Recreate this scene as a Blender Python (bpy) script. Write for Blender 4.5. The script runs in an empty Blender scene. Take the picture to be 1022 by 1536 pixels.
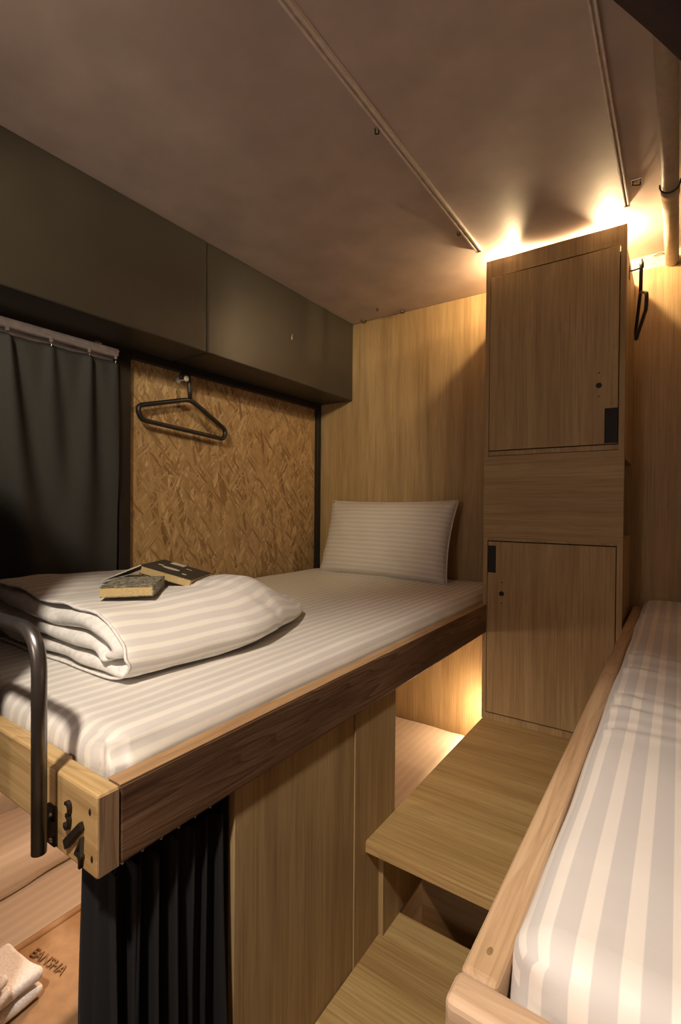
import bpy, bmesh, math, random
from mathutils import Vector, Matrix, noise
random.seed(7)
Z0 = 1.5            # eye height: geometry is written relative to the eye, floor at -1.5
sc = bpy.context.scene
COL = sc.collection
PI = math.pi

# ------------------------------------------------------------------ materials
def new_mat(name):
    m = bpy.data.materials.new(name); m.use_nodes = True
    nt = m.node_tree; b = nt.nodes['Principled BSDF']
    return m, nt, b
def N(nt, t, **kw):
    n = nt.nodes.new(t)
    for k, v in kw.items(): setattr(n, k, v)
    return n
def ramp(nt, stops):
    r = N(nt, 'ShaderNodeValToRGB'); e = r.color_ramp.elements
    while len(e) > 1: e.remove(e[-1])
    for i, (p, c) in enumerate(stops):
        x = e[0] if i == 0 else e.new(p)
        x.position = p; x.color = (c[0], c[1], c[2], 1)
    return r
def mixc(nt, fac, a, b, mode='MIX'):
    n = N(nt, 'ShaderNodeMix', data_type='RGBA', blend_type=mode)
    for s, v in ((n.inputs[0], fac), (n.inputs[6], a), (n.inputs[7], b)):
        if hasattr(v, 'links') or hasattr(v, 'is_linked'): nt.links.new(v, s)
        elif isinstance(v, (int, float)): s.default_value = v
        else: s.default_value = (v[0], v[1], v[2], 1)
    return n.outputs[2]
def flat(name, col, rough=.5, metal=0, bump=0, bscale=40, spec=.5):
    m, nt, b = new_mat(name)
    b.inputs['Base Color'].default_value = (*col, 1)
    b.inputs['Roughness'].default_value = rough; b.inputs['Metallic'].default_value = metal
    b.inputs['Specular IOR Level'].default_value = spec
    tc = N(nt, 'ShaderNodeTexCoord'); no = N(nt, 'ShaderNodeTexNoise')
    no.inputs['Scale'].default_value = bscale; no.inputs['Detail'].default_value = 4
    nt.links.new(tc.outputs['Object'], no.inputs['Vector'])
    r = ramp(nt, [(.3, [c*.86 for c in col]), (.7, [min(1, c*1.1) for c in col])])
    nt.links.new(no.outputs['Fac'], r.inputs['Fac']); nt.links.new(r.outputs['Color'], b.inputs['Base Color'])
    if bump:
        bp = N(nt, 'ShaderNodeBump'); bp.inputs['Strength'].default_value = bump; bp.inputs['Distance'].default_value = .004
        nt.links.new(no.outputs['Fac'], bp.inputs['Height']); nt.links.new(bp.outputs['Normal'], b.inputs['Normal'])
    return m
def wood(name, axis, light, mid, dark, fine=1.0, rings=0.35, rough=.5, bump=.15, contrast=1.0, ringscale=9, seed=0):
    """grain running along axis (0,1,2)"""
    m, nt, b = new_mat(name); L = nt.links.new
    tc = N(nt, 'ShaderNodeTexCoord')
    def mapped(along, across, off):
        mp = N(nt, 'ShaderNodeMapping'); s = [across]*3; s[axis] = along
        mp.inputs['Scale'].default_value = s; mp.inputs['Location'].default_value = (off+seed, off*1.7, off*.6)
        L(tc.outputs['Object'], mp.inputs['Vector']); return mp.outputs['Vector']
    n1 = N(nt, 'ShaderNodeTexNoise'); L(mapped(3.5, 190*fine, 0), n1.inputs['Vector'])
    n1.inputs['Scale'].default_value = 1; n1.inputs['Detail'].default_value = 5; n1.inputs['Roughness'].default_value = .65
    n2 = N(nt, 'ShaderNodeTexNoise'); L(mapped(1.1, 16*fine, 3), n2.inputs['Vector'])
    n2.inputs['Scale'].default_value = 1; n2.inputs['Detail'].default_value = 6; n2.inputs['Distortion'].default_value = .6
    # cathedral figure: bands of a stretched noise
    n3 = N(nt, 'ShaderNodeTexNoise'); L(mapped(.9, ringscale, 7), n3.inputs['Vector'])
    n3.inputs['Scale'].default_value = .8; n3.inputs['Detail'].default_value = 2
    mu = N(nt, 'ShaderNodeMath', operation='MULTIPLY'); L(n3.outputs['Fac'], mu.inputs[0]); mu.inputs[1].default_value = 22
    sn = N(nt, 'ShaderNodeMath', operation='FRACT'); L(mu.outputs[0], sn.inputs[0])
    rr = ramp(nt, [(0, (0, 0, 0)), (.72, (.45,)*3), (.93, (1,)*3), (1, (0, 0, 0))]); L(sn.outputs[0], rr.inputs['Fac'])
    base = ramp(nt, [(.5-.25/contrast, dark), (.5, mid), (.5+.22/contrast, light)])
    L(n2.outputs['Fac'], base.inputs['Fac'])
    c1 = mixc(nt, rr.outputs['Color'], base.outputs['Color'], dark); 
    c1n = nt.nodes[-1]
    f = N(nt, 'ShaderNodeMath', operation='MULTIPLY'); L(rr.outputs['Color'], f.inputs[0]); f.inputs[1].default_value = rings
    L(f.outputs[0], c1n.inputs[0]) if c1n.type == 'MIX' else None
    st = ramp(nt, [(.36, (0.72, 0.68, 0.62)), (.56, (1, 1, 1))]); L(n1.outputs['Fac'], st.inputs['Fac'])
    c2 = mixc(nt, min(1, .8*contrast), c1, st.outputs['Color'], 'MULTIPLY')
    L(c2, b.inputs['Base Color'])
    b.inputs['Roughness'].default_value = rough; b.inputs['Specular IOR Level'].default_value = .35
    bp = N(nt, 'ShaderNodeBump'); bp.inputs['Strength'].default_value = bump; bp.inputs['Distance'].default_value = .002
    L(n1.outputs['Fac'], bp.inputs['Height']); L(bp.outputs['Normal'], b.inputs['Normal'])
    return m
def sheet(name, base, stripe, period=.034, duty=.42, rough=.62, soft=.04):
    """sateen stripe fabric, u of the UV map in metres across the stripes"""
    m, nt, b = new_mat(name); L = nt.links.new
    uv = N(nt, 'ShaderNodeUVMap'); sx = N(nt, 'ShaderNodeSeparateXYZ'); L(uv.outputs['UV'], sx.inputs[0])
    d = N(nt, 'ShaderNodeMath', operation='DIVIDE'); L(sx.outputs['X'], d.inputs[0]); d.inputs[1].default_value = period
    fr = N(nt, 'ShaderNodeMath', operation='FRACT'); L(d.outputs[0], fr.inputs[0])
    r = ramp(nt, [(0, base), (soft, stripe), (duty, stripe), (duty+soft, base)]); L(fr.outputs[0], r.inputs['Fac'])
    L(r.outputs['Color'], b.inputs['Base Color'])
    rg = ramp(nt, [(0, (rough,)*3), (soft, (rough-.17,)*3), (duty, (rough-.17,)*3), (duty+soft, (rough,)*3)]); L(fr.outputs[0], rg.inputs['Fac'])
    L(rg.outputs['Color'], b.inputs['Roughness'])
    b.inputs['Specular IOR Level'].default_value = .35; b.inputs['Sheen Weight'].default_value = .15
    tc = N(nt, 'ShaderNodeTexCoord'); no = N(nt, 'ShaderNodeTexNoise'); no.inputs['Scale'].default_value = 9; no.inputs['Detail'].default_value = 5
    L(tc.outputs['Object'], no.inputs['Vector'])
    bp = N(nt, 'ShaderNodeBump'); bp.inputs['Strength'].default_value = .28; bp.inputs['Distance'].default_value = .012
    L(no.outputs['Fac'], bp.inputs['Height']); L(bp.outputs['Normal'], b.inputs['Normal'])
    return m
def osb(name):
    m, nt, b = new_mat(name); L = nt.links.new
    tc = N(nt, 'ShaderNodeTexCoord')
    col = None; hgt = None
    tones = [(.42, .275, .135), (.50, .345, .175), (.57, .40, .215), (.27, .155, .070), (.64, .47, .27), (.47, .315, .155)]
    for k, (ang, lo, wi) in enumerate([(92, 9, 62), (66, 11, 85), (113, 12, 95), (80, 8, 52), (131, 14, 110), (47, 14, 120)]):
        mp = N(nt, 'ShaderNodeMapping'); mp.inputs['Rotation'].default_value = (math.radians(ang), 0, 0)
        m2 = N(nt, 'ShaderNodeMapping'); m2.inputs['Scale'].default_value = (3, lo, wi); m2.inputs['Location'].default_value = (k*3.1, k*1.7, k)
        L(tc.outputs['Object'], mp.inputs['Vector'])
        nz = N(nt, 'ShaderNodeTexNoise'); nz.inputs['Scale'].default_value = 7; L(mp.outputs['Vector'], nz.inputs['Vector'])
        ad = N(nt, 'ShaderNodeVectorMath', operation='MULTIPLY_ADD'); L(nz.outputs['Color'], ad.inputs[0]); ad.inputs[1].default_value = (.03, .03, .03); L(mp.outputs['Vector'], ad.inputs[2])
        L(ad.outputs[0], m2.inputs['Vector'])
        v = N(nt, 'ShaderNodeTexVoronoi'); v.inputs['Scale'].default_value = 1; L(m2.outputs['Vector'], v.inputs['Vector'])
        v.inputs['Randomness'].default_value = 1
        sp = N(nt, 'ShaderNodeSeparateColor'); L(v.outputs['Color'], sp.inputs[0])
        # wood streaks inside the strand
        st = N(nt, 'ShaderNodeTexNoise'); st.inputs['Scale'].default_value = 1; st.inputs['Detail'].default_value = 4
        m3 = N(nt, 'ShaderNodeMapping'); m3.inputs['Scale'].default_value = (4, 14, 380); L(mp.outputs['Vector'], m3.inputs['Vector']); L(m3.outputs['Vector'], st.inputs['Vector'])
        a, c, d = tones[k], tones[(k+2) % 6], tones[(k+4) % 6]
        rr = ramp(nt, [(0, a), (.35, c), (.7, d), (.88, tones[1]), (1, tones[3])]); L(sp.outputs[0], rr.inputs['Fac'])
        sr = ramp(nt, [(.35, (.66, .62, .58)), (.62, (1.0, 1.0, 1.0))]); L(st.outputs['Fac'], sr.inputs['Fac'])
        cc = mixc(nt, .9, rr.outputs['Color'], sr.outputs['Color'], 'MULTIPLY')
        if col is None: col = cc
        else:
            th = N(nt, 'ShaderNodeMath', operation='GREATER_THAN'); L(sp.outputs[1], th.inputs[0]); th.inputs[1].default_value = .52 if k < 4 else .8
            col = mixc(nt, 0.0, col, cc); mn = nt.nodes[-1]
            for q in reversed(list(nt.nodes)):
                if q.type == 'MIX' and q.outputs[2] == col: mn = q; break
            L(th.outputs[0], mn.inputs[0])
    L(col, b.inputs['Base Color']); b.inputs['Roughness'].default_value = .42; b.inputs['Specular IOR Level'].default_value = .4
    bw = N(nt, 'ShaderNodeRGBToBW'); L(col, bw.inputs[0])
    bp = N(nt, 'ShaderNodeBump'); bp.inputs['Strength'].default_value = .3; bp.inputs['Distance'].default_value = .003
    L(bw.outputs[0], bp.inputs['Height']); L(bp.outputs['Normal'], b.inputs['Normal'])
    return m
def glow(name, col, strength):
    m, nt, b = new_mat(name)
    b.inputs['Base Color'].default_value = (*col, 1)
    b.inputs['Emission Color'].default_value = (*col, 1); b.inputs['Emission Strength'].default_value = strength
    return m
OAK = dict(light=(.52, .38, .203), mid=(.445, .317, .160), dark=(.32, .215, .108))
oak_z = wood('oak_laminate_upright', 2, **OAK, rings=.22, contrast=1.0)
oak_x = wood('oak_laminate_level', 0, **OAK, rings=.3, contrast=1.0)
STEP = dict(light=(.58, .42, .19), mid=(.51, .355, .15), dark=(.38, .245, .095))
oak_step = wood('oak_laminate_step', 0, **STEP, rings=.25, contrast=1.1, rough=.42)
pine_y = wood('pine_board_long', 1, (.56, .37, .20), (.49, .31, .155), (.30, .165, .075), fine=.6, rings=.6, ringscale=14, bump=.3)
pine_x = wood('pine_board_end', 0, (.60, .42, .20), (.53, .35, .15), (.34, .20, .08), fine=.5, rings=.45, ringscale=10, bump=.2)
rail_shaded = wood('shaded_pine_rail', 1, (.34, .215, .135), (.225, .132, .080), (.085, .042, .024), fine=.6, rings=.85, ringscale=13, bump=.6, contrast=1.15)  # pine browned for the shaded outer face, with strong dark grain
pine_pale = wood('pale_pine', 1, (.66, .48, .31), (.58, .40, .24), (.40, .24, .13), fine=.5, rings=.5, ringscale=12, bump=.25)
pine_pale_x = wood('pale_pine_end', 0, (.62, .44, .30), (.54, .37, .235), (.40, .25, .15), fine=.5, rings=.4, ringscale=12, bump=.25)
end_grain = wood('end_grain', 2, (.40, .28, .17), (.31, .20, .12), (.16, .09, .055), fine=.5, rings=.5, ringscale=14, bump=.5)
m_osb = osb('strand_board')
m_ceil = flat('ceiling_paint', (.58, .49, .46), .55, bump=.03, bscale=6)
m_soffit = flat('soffit_paint', (.036, .031, .023), .45, bump=.05, bscale=5)
m_plaster = flat('beige_plaster', (.62, .52, .42), .7, bump=.05, bscale=12)
m_floor = wood('floor_vinyl', 1, (.30, .19, .10), (.24, .15, .075), (.15, .09, .045), rings=.3)
m_steelblk = flat('black_steel', (.012, .011, .010), .45)
m_blkplastic = flat('black_plastic', (.018, .016, .015), .38)
m_tube = flat('gunmetal_tube', (.19, .18, .17), .3, metal=.9)
m_iron = flat('dark_iron', (.035, .026, .018), .42, metal=.5, bump=.3, bscale=120)
m_chrome = flat('bright_metal', (.6, .58, .55), .25, metal=1)
m_white = flat('white_aluminium', (.86, .84, .83), .4)
m_track = flat('beige_track', (.82, .73, .66), .45)
m_pipe = flat('beige_pipe', (.50, .42, .34), .45)
m_cable = flat('black_cable', (.02, .017, .015), .5)
m_curtain = flat('charcoal_cloth', (.030, .031, .033), .85, bump=.15, bscale=300)
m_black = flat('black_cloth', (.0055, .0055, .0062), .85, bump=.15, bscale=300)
m_swag = flat('plum_black_cloth', (.055, .038, .046), .8, bump=.15, bscale=300)
m_sheet = sheet('white_sateen', (.66, .625, .585), (.81, .775, .70), soft=.12)
m_sheet_r = sheet('white_sateen_wide', (.61, .575, .555), (.80, .74, .68), soft=.03)
m_pill = sheet('pillow_sateen', (.63, .59, .56), (.72, .68, .63), period=.024)
m_white_cloth = flat('white_cotton', (.80, .775, .74), .8, bump=.2, bscale=60)
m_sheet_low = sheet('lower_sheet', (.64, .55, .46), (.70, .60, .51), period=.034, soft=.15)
m_blanket = flat('tan_blanket', (.36, .22, .115), .85, bump=.2, bscale=40)
m_thread = flat('brown_thread', (.25, .14, .065), .8)
m_towel = flat('white_towel', (.82, .78, .76), .9, bump=.3, bscale=220)
m_page = flat('book_pages', (.52, .38, .17), .8, bump=.4, bscale=200)
m_cover = flat('dark_cover', (.035, .032, .024), .5)
m_label = flat('cover_label', (.55, .52, .40), .6)
m_hole = flat('black_recess', (.004, .004, .004), .6)
m_knob = flat('white_knob', (.75, .72, .66), .35)
def marbled():
    m, nt, b = new_mat('marbled_cover'); L = nt.links.new
    tc = N(nt, 'ShaderNodeTexCoord'); v = N(nt, 'ShaderNodeTexNoise'); v.inputs['Scale'].default_value = 90; v.inputs['Detail'].default_value = 5; v.inputs['Distortion'].default_value = 1.5
    L(tc.outputs['Object'], v.inputs['Vector'])
    r = ramp(nt, [(.36, (.03, .028, .022)), (.5, (.18, .165, .12)), (.62, (.42, .39, .28))]); L(v.outputs['Fac'], r.inputs['Fac']); L(r.outputs['Color'], b.inputs['Base Color'])
    b.inputs['Roughness'].default_value = .6; return m
m_marble = marbled()

# ------------------------------------------------------------------ mesh helpers
def box(bm, x0, x1, y0, y1, z0, z1, bev=0, seg=2):
    t = bmesh.new()
    vs = [t.verts.new((x, y, z)) for x in (x0, x1) for y in (y0, y1) for z in (z0, z1)]
    for f in ((0, 1, 3, 2), (4, 6, 7, 5), (0, 4, 5, 1), (2, 3, 7, 6), (0, 2, 6, 4), (1, 5, 7, 3)): t.faces.new([vs[i] for i in f])
    if bev: bmesh.ops.bevel(t, geom=t.edges[:], offset=bev, segments=seg, affect='EDGES', profile=.5)
    join(bm, t); return bm
def join(bm, t, M=None):
    t.verts.index_update(); mp = []
    ul = t.loops.layers.uv.active; bl = bm.loops.layers.uv.verify() if ul else None
    for v in t.verts: mp.append(bm.verts.new(M @ v.co if M else v.co))
    for f in t.faces:
        try: g = bm.faces.new([mp[v.index] for v in f.verts])
        except ValueError: continue
        g.smooth = f.smooth
        if ul:
            for a, b in zip(f.loops, g.loops): b[bl].uv = a[ul].uv
    t.free()
def B(*a, **k): return box(bmesh.new(), *a, **k)
def prism(bm, pts, axis, a, b_, bev=0):
    """polygon pts (2D, the two other axes in xyz order) extruded along axis from a to b_"""
    t = bmesh.new()
    def P(p, h):
        q = list(p); q.insert(axis, h); return q
    A = [t.verts.new(P(p, a)) for p in pts]; C = [t.verts.new(P(p, b_)) for p in pts]
    t.faces.new(A); t.faces.new(C[::-1]); n = len(pts)
    for i in range(n): t.faces.new([A[i], C[i], C[(i+1) % n], A[(i+1) % n]])
    bmesh.ops.recalc_face_normals(t, faces=t.faces[:])
    if bev: bmesh.ops.bevel(t, geom=t.edges[:], offset=bev, segments=2, affect='EDGES')
    join(bm, t); return bm
def fillet(pts, r, n=8, closed=False):
    pts = [Vector(p) for p in pts]; out = []; m = len(pts)
    for i, p in enumerate(pts):
        if not closed and i in (0, m-1): out.append(p); continue
        a, c = pts[i-1], pts[(i+1) % m]; u, v = (a-p), (c-p)
        d = min(r, u.length*.45, v.length*.45); s, e = p+u.normalized()*d, p+v.normalized()*d
        for k in range(n+1):
            t = k/n; out.append((1-t)**2*s+2*t*(1-t)*p+t*t*e)
    return out
def tube(bm, pts, r, seg=12, closed=False, flat_=None):
    pts = [Vector(p) for p in pts]; n = len(pts); rings = []
    t0 = (pts[1]-pts[0]).normalized(); up = Vector((0, 0, 1)) if abs(t0.z) < .9 else Vector((1, 0, 0))
    nrm = (up-t0*up.dot(t0)).normalized()
    for i, p in enumerate(pts):
        if closed: t = (pts[(i+1) % n]-pts[i-1]).normalized()
        else: t = (pts[min(i+1, n-1)]-pts[max(i-1, 0)]).normalized()
        nrm = (nrm-t*nrm.dot(t)).normalized(); bi = t.cross(nrm)
        ring = []
        rr = r(i/(n-1)) if callable(r) else r
        for k in range(seg):
            a = 2*PI*k/seg; ring.append(bm.verts.new(p+nrm*math.cos(a)*rr*(flat_ or 1)+bi*math.sin(a)*rr))
        rings.append(ring)
    for i in range(n if closed else n-1):
        A, C = rings[i], rings[(i+1) % n]
        for k in range(seg):
            f = bm.faces.new([A[k], A[(k+1) % seg], C[(k+1) % seg], C[k]]); f.smooth = True
    if not closed: bm.faces.new(rings[0][::-1]); bm.faces.new(rings[-1])
    return bm
def T(pts, r, **k): return tube(bmesh.new(), pts, r, **k)
def ball(bm, c, r, sx=1, sy=1, sz=1, u=16, v=10):
    t = bmesh.new(); bmesh.ops.create_uvsphere(t, u_segments=u, v_segments=v, radius=r)
    for f in t.faces: f.smooth = True
    join(bm, t, Matrix.Translation(c) @ Matrix.Diagonal((sx, sy, sz, 1))); return bm
def rough_box(x0, x1, y0, y1, z0, z1, r, step, disp=None, closed_bottom=True):
    """soft rounded box with a fine skin, UV u = metres across x unrolled over the sides"""
    def lin(a, b):
        n = max(2, int(round((b-a)/step))); return [a+(b-a)*i/n for i in range(n+1)]
    def ax(a, b):
        L_ = lin(a, b); extra = [a+r*k/4 for k in range(1, 4)]+[b-r*k/4 for k in range(1, 4)]
        return sorted(set([round(v, 5) for v in L_ if not (a < v < a+r or b-r < v < b)]+[round(v, 5) for v in extra]+[round(a+r, 5), round(b-r, 5)]))
    X, Y, Z = ax(x0, x1), ax(y0, y1), ax(z0, z1)
    bm = bmesh.new(); uvl = bm.loops.layers.uv.verify(); V = {}
    def vert(i, j, k):
        key = (i, j, k)
        if key in V: return V[key]
        p = Vector((X[i], Y[j], Z[k])); q = Vector((min(max(p.x, x0+r), x1-r), min(max(p.y, y0+r), y1-r), min(max(p.z, z0+r), z1-r)))
        d = p-q
        if d.length > 1e-6: p2 = q+d.normalized()*r; n = d.normalized()
        else: p2 = p; n = Vector((0, 0, 1))
        if disp: p2 = disp(p2, n)
        V[key] = bm.verts.new(p2); return V[key]
    def quad(a, c, d, e, side):
        ks = [a, c, d, e]; vs = [vert(*k) for k in ks]
        f = bm.faces.new(vs); f.smooth = True
        for lp, k in zip(f.loops, ks):
            u = X[k[0]]
            if side == 'x1': u += z1-Z[k[2]]
            elif side == 'x0': u -= z1-Z[k[2]]
            v = Y[k[1]]
            if side == 'y0': v -= z1-Z[k[2]]
            lp[uvl].uv = (u, v)
    I, J, K = len(X)-1, len(Y)-1, len(Z)-1
    for i in range(I):
        for j in range(J):
            quad((i, j, K), (i+1, j, K), (i+1, j+1, K), (i, j+1, K), 't')
            if closed_bottom: quad((i, j, 0), (i, j+1, 0), (i+1, j+1, 0), (i+1, j, 0), 'b')
    for i in range(I):
        for k in range(K):
            quad((i, 0, k), (i+1, 0, k), (i+1, 0, k+1), (i, 0, k+1), 'y0'); quad((i, J, k), (i, J, k+1), (i+1, J, k+1), (i+1, J, k), 'y1')
    for j in range(J):
        for k in range(K):
            quad((0, j, k), (0, j, k+1), (0, j+1, k+1), (0, j+1, k), 'x0'); quad((I, j, k), (I, j+1, k), (I, j+1, k+1), (I, j, k+1), 'x1')
    return bm
def nz(x, y, z, s): return noise.noise(Vector((x*s, y*s, z*s)))

ORI = {}
def obj(name, bm, mat, parent=None, origin=None, recalc=True, solid=0, smooth_angle=None):
    """links ONE mesh object; geometry given in eye-relative world coordinates"""
    if recalc: bmesh.ops.recalc_face_normals(bm, faces=bm.faces[:])
    if origin is None:
        if parent is not None: origin = ORI[parent.name]
        else:
            xs = [v.co.x for v in bm.verts]; ys = [v.co.y for v in bm.verts]; zs = [v.co.z for v in bm.verts]
            origin = Vector(((min(xs)+max(xs))/2, (min(ys)+max(ys))/2, min(zs)))
    origin = Vector(origin)
    for v in bm.verts: v.co -= origin
    me = bpy.data.meshes.new(name); bm.to_mesh(me); bm.free()
    me.materials.append(mat)
    o = bpy.data.objects.new(name, me); COL.objects.link(o)
    if parent is None: o.location = origin+Vector((0, 0, Z0))
    else:
        o.parent = parent; o.location = origin-ORI[parent.name]
    ORI[o.name] = origin
    if solid:
        md = o.modifiers.new('thickness', 'SOLIDIFY'); md.thickness = solid; md.offset = 0
    return o
def tag(o, label, cat, group=None, kind=None):
    o['label'] = label; o['category'] = cat
    if group: o['group'] = group
    if kind: o['kind'] = kind
    return o
def thing(name, loc, label, cat, group=None):
    o = bpy.data.objects.new(name, None); COL.objects.link(o); o.empty_display_size = .05
    o.location = Vector(loc)+Vector((0, 0, Z0)); ORI[o.name] = Vector(loc)
    return tag(o, label, cat, group)
def struct(name, bm, mat, **k):
    o = obj(name, bm, mat, **k); o['kind'] = 'structure'; return o
def copy_tree(src, loc, label=None, group=None):
    r = src.copy(); COL.objects.link(r); r.location = Vector(loc)+Vector((0, 0, Z0))
    if label: r['label'] = label
    if group: r['group'] = group
    for ch in list(src.children):
        c = ch.copy(); COL.objects.link(c); c.parent = r
    return r
def text_bm(s, size, depth):
    cu = bpy.data.curves.new('letters', 'FONT'); cu.body = s; cu.size = size; cu.extrude = depth; cu.align_x = 'CENTER'; cu.align_y = 'CENTER'
    o = bpy.data.objects.new('letters', cu); COL.objects.link(o)
    dg = bpy.context.evaluated_depsgraph_get(); me = bpy.data.meshes.new_from_object(o.evaluated_get(dg))
    bm = bmesh.new(); bm.from_mesh(me); bpy.data.objects.remove(o); bpy.data.meshes.remove(me); bpy.data.curves.remove(cu)
    return bm

# ------------------------------------------------------------------ the room
YB, XL, ZC, XR, YF = 2.42, -1.835, 1.066, .98, -1.7
struct('floor', B(XL-.1, XR+.1, YF-.1, YB+.1, -1.6, -1.5), m_floor)
struct('ceiling', B(XL-.1, XR+.1, YF-.1, YB+.1, ZC, ZC+.1), m_ceil)
struct('wall_back', B(XL-.1, XR+.1, YB+.022, YB+.12, -1.5, ZC), m_plaster)
struct('wall_left', B(XL-.1, XL-.02, YF-.1, YB+.022, -1.5, ZC), m_plaster)
struct('wall_right', B(XR, XR+.1, YF-.1, YB+.022, -1.5, ZC), m_plaster)
struct('wall_front', B(XL-.02, XR, YF-.1, YF, -1.5, ZC), m_plaster)
# oak cladding of the back wall
tag(obj('wall_panel', B(XL, -.676, YB, YB+.02, -1.5, ZC-.001, bev=.001), oak_z), 'oak laminate wall panel behind the pillow, left of the tall locker, lit from above', 'wall panel')
tag(obj('wall_panel', B(-.195, XR-.002, YB, YB+.02, -1.5, 1.0, bev=.001), oak_z), 'oak laminate wall panel right of the tall locker, ending below the ceiling', 'wall panel')
# soffit along the left wall, its two sheets meeting in a hairline joint
XS, ZS = -1.585, .618
bm = bmesh.new()
box(bm, XL-.02, XS, YF, 1.340, ZS, ZC, bev=.006); box(bm, XL-.02, XS, 1.3425, YB, ZS, ZC, bev=.006)
struct('trim_1', bm, m_soffit)
bm = bmesh.new(); ball(bm, (XS, 1.868, .83), .006, .12, .7, 1.6); ball(bm, (XS, 1.871, .845), .0035, .12, .6, 1.4)
struct('trim_2', bm, m_plaster)
# left wall: window behind the curtain, dark posts and lintel, strand board
w = struct('window_1', B(XL-.018, XL-.006, .05, 1.085, -.3, .57), m_white)
ob = tag(obj('strand_board', B(XL-.018, XL, 1.15, 2.385, -1.495, ZS-.001), m_osb), 'yellow brown strand board panel between two black posts on the left wall', 'wall board')
tag(obj('steel_post', B(XL-.02, XL+.024, 1.098, 1.148, -1.49, ZS-.001, bev=.002), m_steelblk), 'black steel post between the dark window curtain and the strand board', 'post', 'black posts of the left wall')
tag(obj('steel_post', B(XL-.02, XL+.022, 2.386, YB-.001, -1.49, ZS-.001, bev=.002), m_steelblk), 'black steel post in the corner beside the pillow', 'post', 'black posts of the left wall')
tag(obj('steel_lintel', B(XL-.0, XL+.03, 1.150, 2.385, ZS-.030, ZS-.001, bev=.002), m_steelblk), 'black steel lintel under the soffit above the strand board', 'beam')

# ------------------------------------------------------------------ left upper bunk
XRL, RT, RB, YFB = -.6647, -.4088, -.5256, .372
bed = thing('bunk_bed', (-1.25, 1.4, RB), 'left upper bunk of pine boards with outer rail coloured dark as in shade', 'bed')
obj('side_rail', B(XRL-.034, XRL, YFB+.0345, 2.0575, RB, RT, bev=.004), rail_shaded, bed)['label'] = 'pine side rail, browned as in shade'
obj('lit_rail_top', B(XRL-.0335, XRL-.0005, YFB+.035, 2.057, RT-.0005, RT+.0014), pine_y, bed)['label'] = 'top face of the side rail, coloured paler as if lit'  # thin paler strip imitating light on the rail's top face
# corner block, its face to the viewer, end grain to the aisle
bm = B(-.806, XRL, YFB, YFB+.034, RB-.002, RT+.001, bev=.004)
obj('corner_block', bm, pine_x, bed)
obj('foot_board', B(XL+.012, -.8065, YFB+.012, YFB+.040, RB, RT, bev=.004), pine_x, bed)
obj('end_grain_cap', B(XRL-.001, XRL+.0012, YFB+.002, YFB+.032, RB+.001, RT-.003), end_grain, bed)
obj('slat_base', B(XL+.026, XRL-.0345, YFB+.041, YB-.003, RB+.002, RB+.022), pine_y, bed)
# two screw knots in the block
for (x, z) in ((-.6835, -.4365), (-.678, -.502)):
    bm = bmesh.new(); ball(bm, (x, YFB, z), .0045, .6, .35, 1.2)
    obj('screw_hole', bm, m_iron, bed)
# number plate 3 / 4 in dark metal
def put_text(s, size, M, depth=.003):
    t = text_bm(s, size, depth); bm = bmesh.new(); join(bm, t, M); return bm
def face_M(x, z, ang, sx=1, shear=0):
    R = Matrix(((1, 0, 0, 0), (0, 0, -1, 0), (0, 1, 0, 0), (0, 0, 0, 1)))
    return Matrix.Translation((x, YFB-.003, z)) @ R @ Matrix.Rotation(ang, 4, 'Z') @ Matrix.Diagonal((sx, 1, 1, 1))
obj('numeral_three', put_text('3', .062, face_M(-.7395, -.463, math.radians(-4), .62)), m_iron, bed)
bm = bmesh.new(); prism(bm, [(-.748, -.4985), (-.7025, -.4555), (-.697, -.4655), (-.742, -.511)], 1, YFB-.007, YFB+.0005, bev=.001)
obj('slash', bm, m_iron, bed)
obj('numeral_four', put_text('4', .066, face_M(-.706, -.503, math.radians(-4), .62)), m_iron, bed)

def lump(amp, s, z_only=True, extra=None):
    def f(p, n):
        d = nz(p.x, p.y, p.z, s)*amp+nz(p.x+5, p.y*.6, p.z, s*2.7)*amp*.45
        q = p+n*d
        if extra: q = extra(q, n)
        return q
    return f
def left_extra(q, n):
    # sheet gathered at the near corner
    d = math.exp(-((q.x+.72)**2+(q.y-.43)**2)/.006)
    if q.z < -.37: q.x += .006*d*math.sin(q.z*150); q.y += .006*d*math.cos(q.y*160+q.x*90)
    if n.z > .5: q.z += .004*math.exp(-((q.x+.74)**2)/.004)-.002
    return q
mat = thing('mattress', (-1.25, 1.4, RB+.023), 'mattress in white striped sheet on the left upper bunk', 'mattress')
obj('fitted_sheet', rough_box(XL+.028, -.7035, YFB+.043, YB-.006, RB+.023, -.364, .045, .035, lump(.004, 6, extra=left_extra)), m_sheet, mat)

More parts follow.
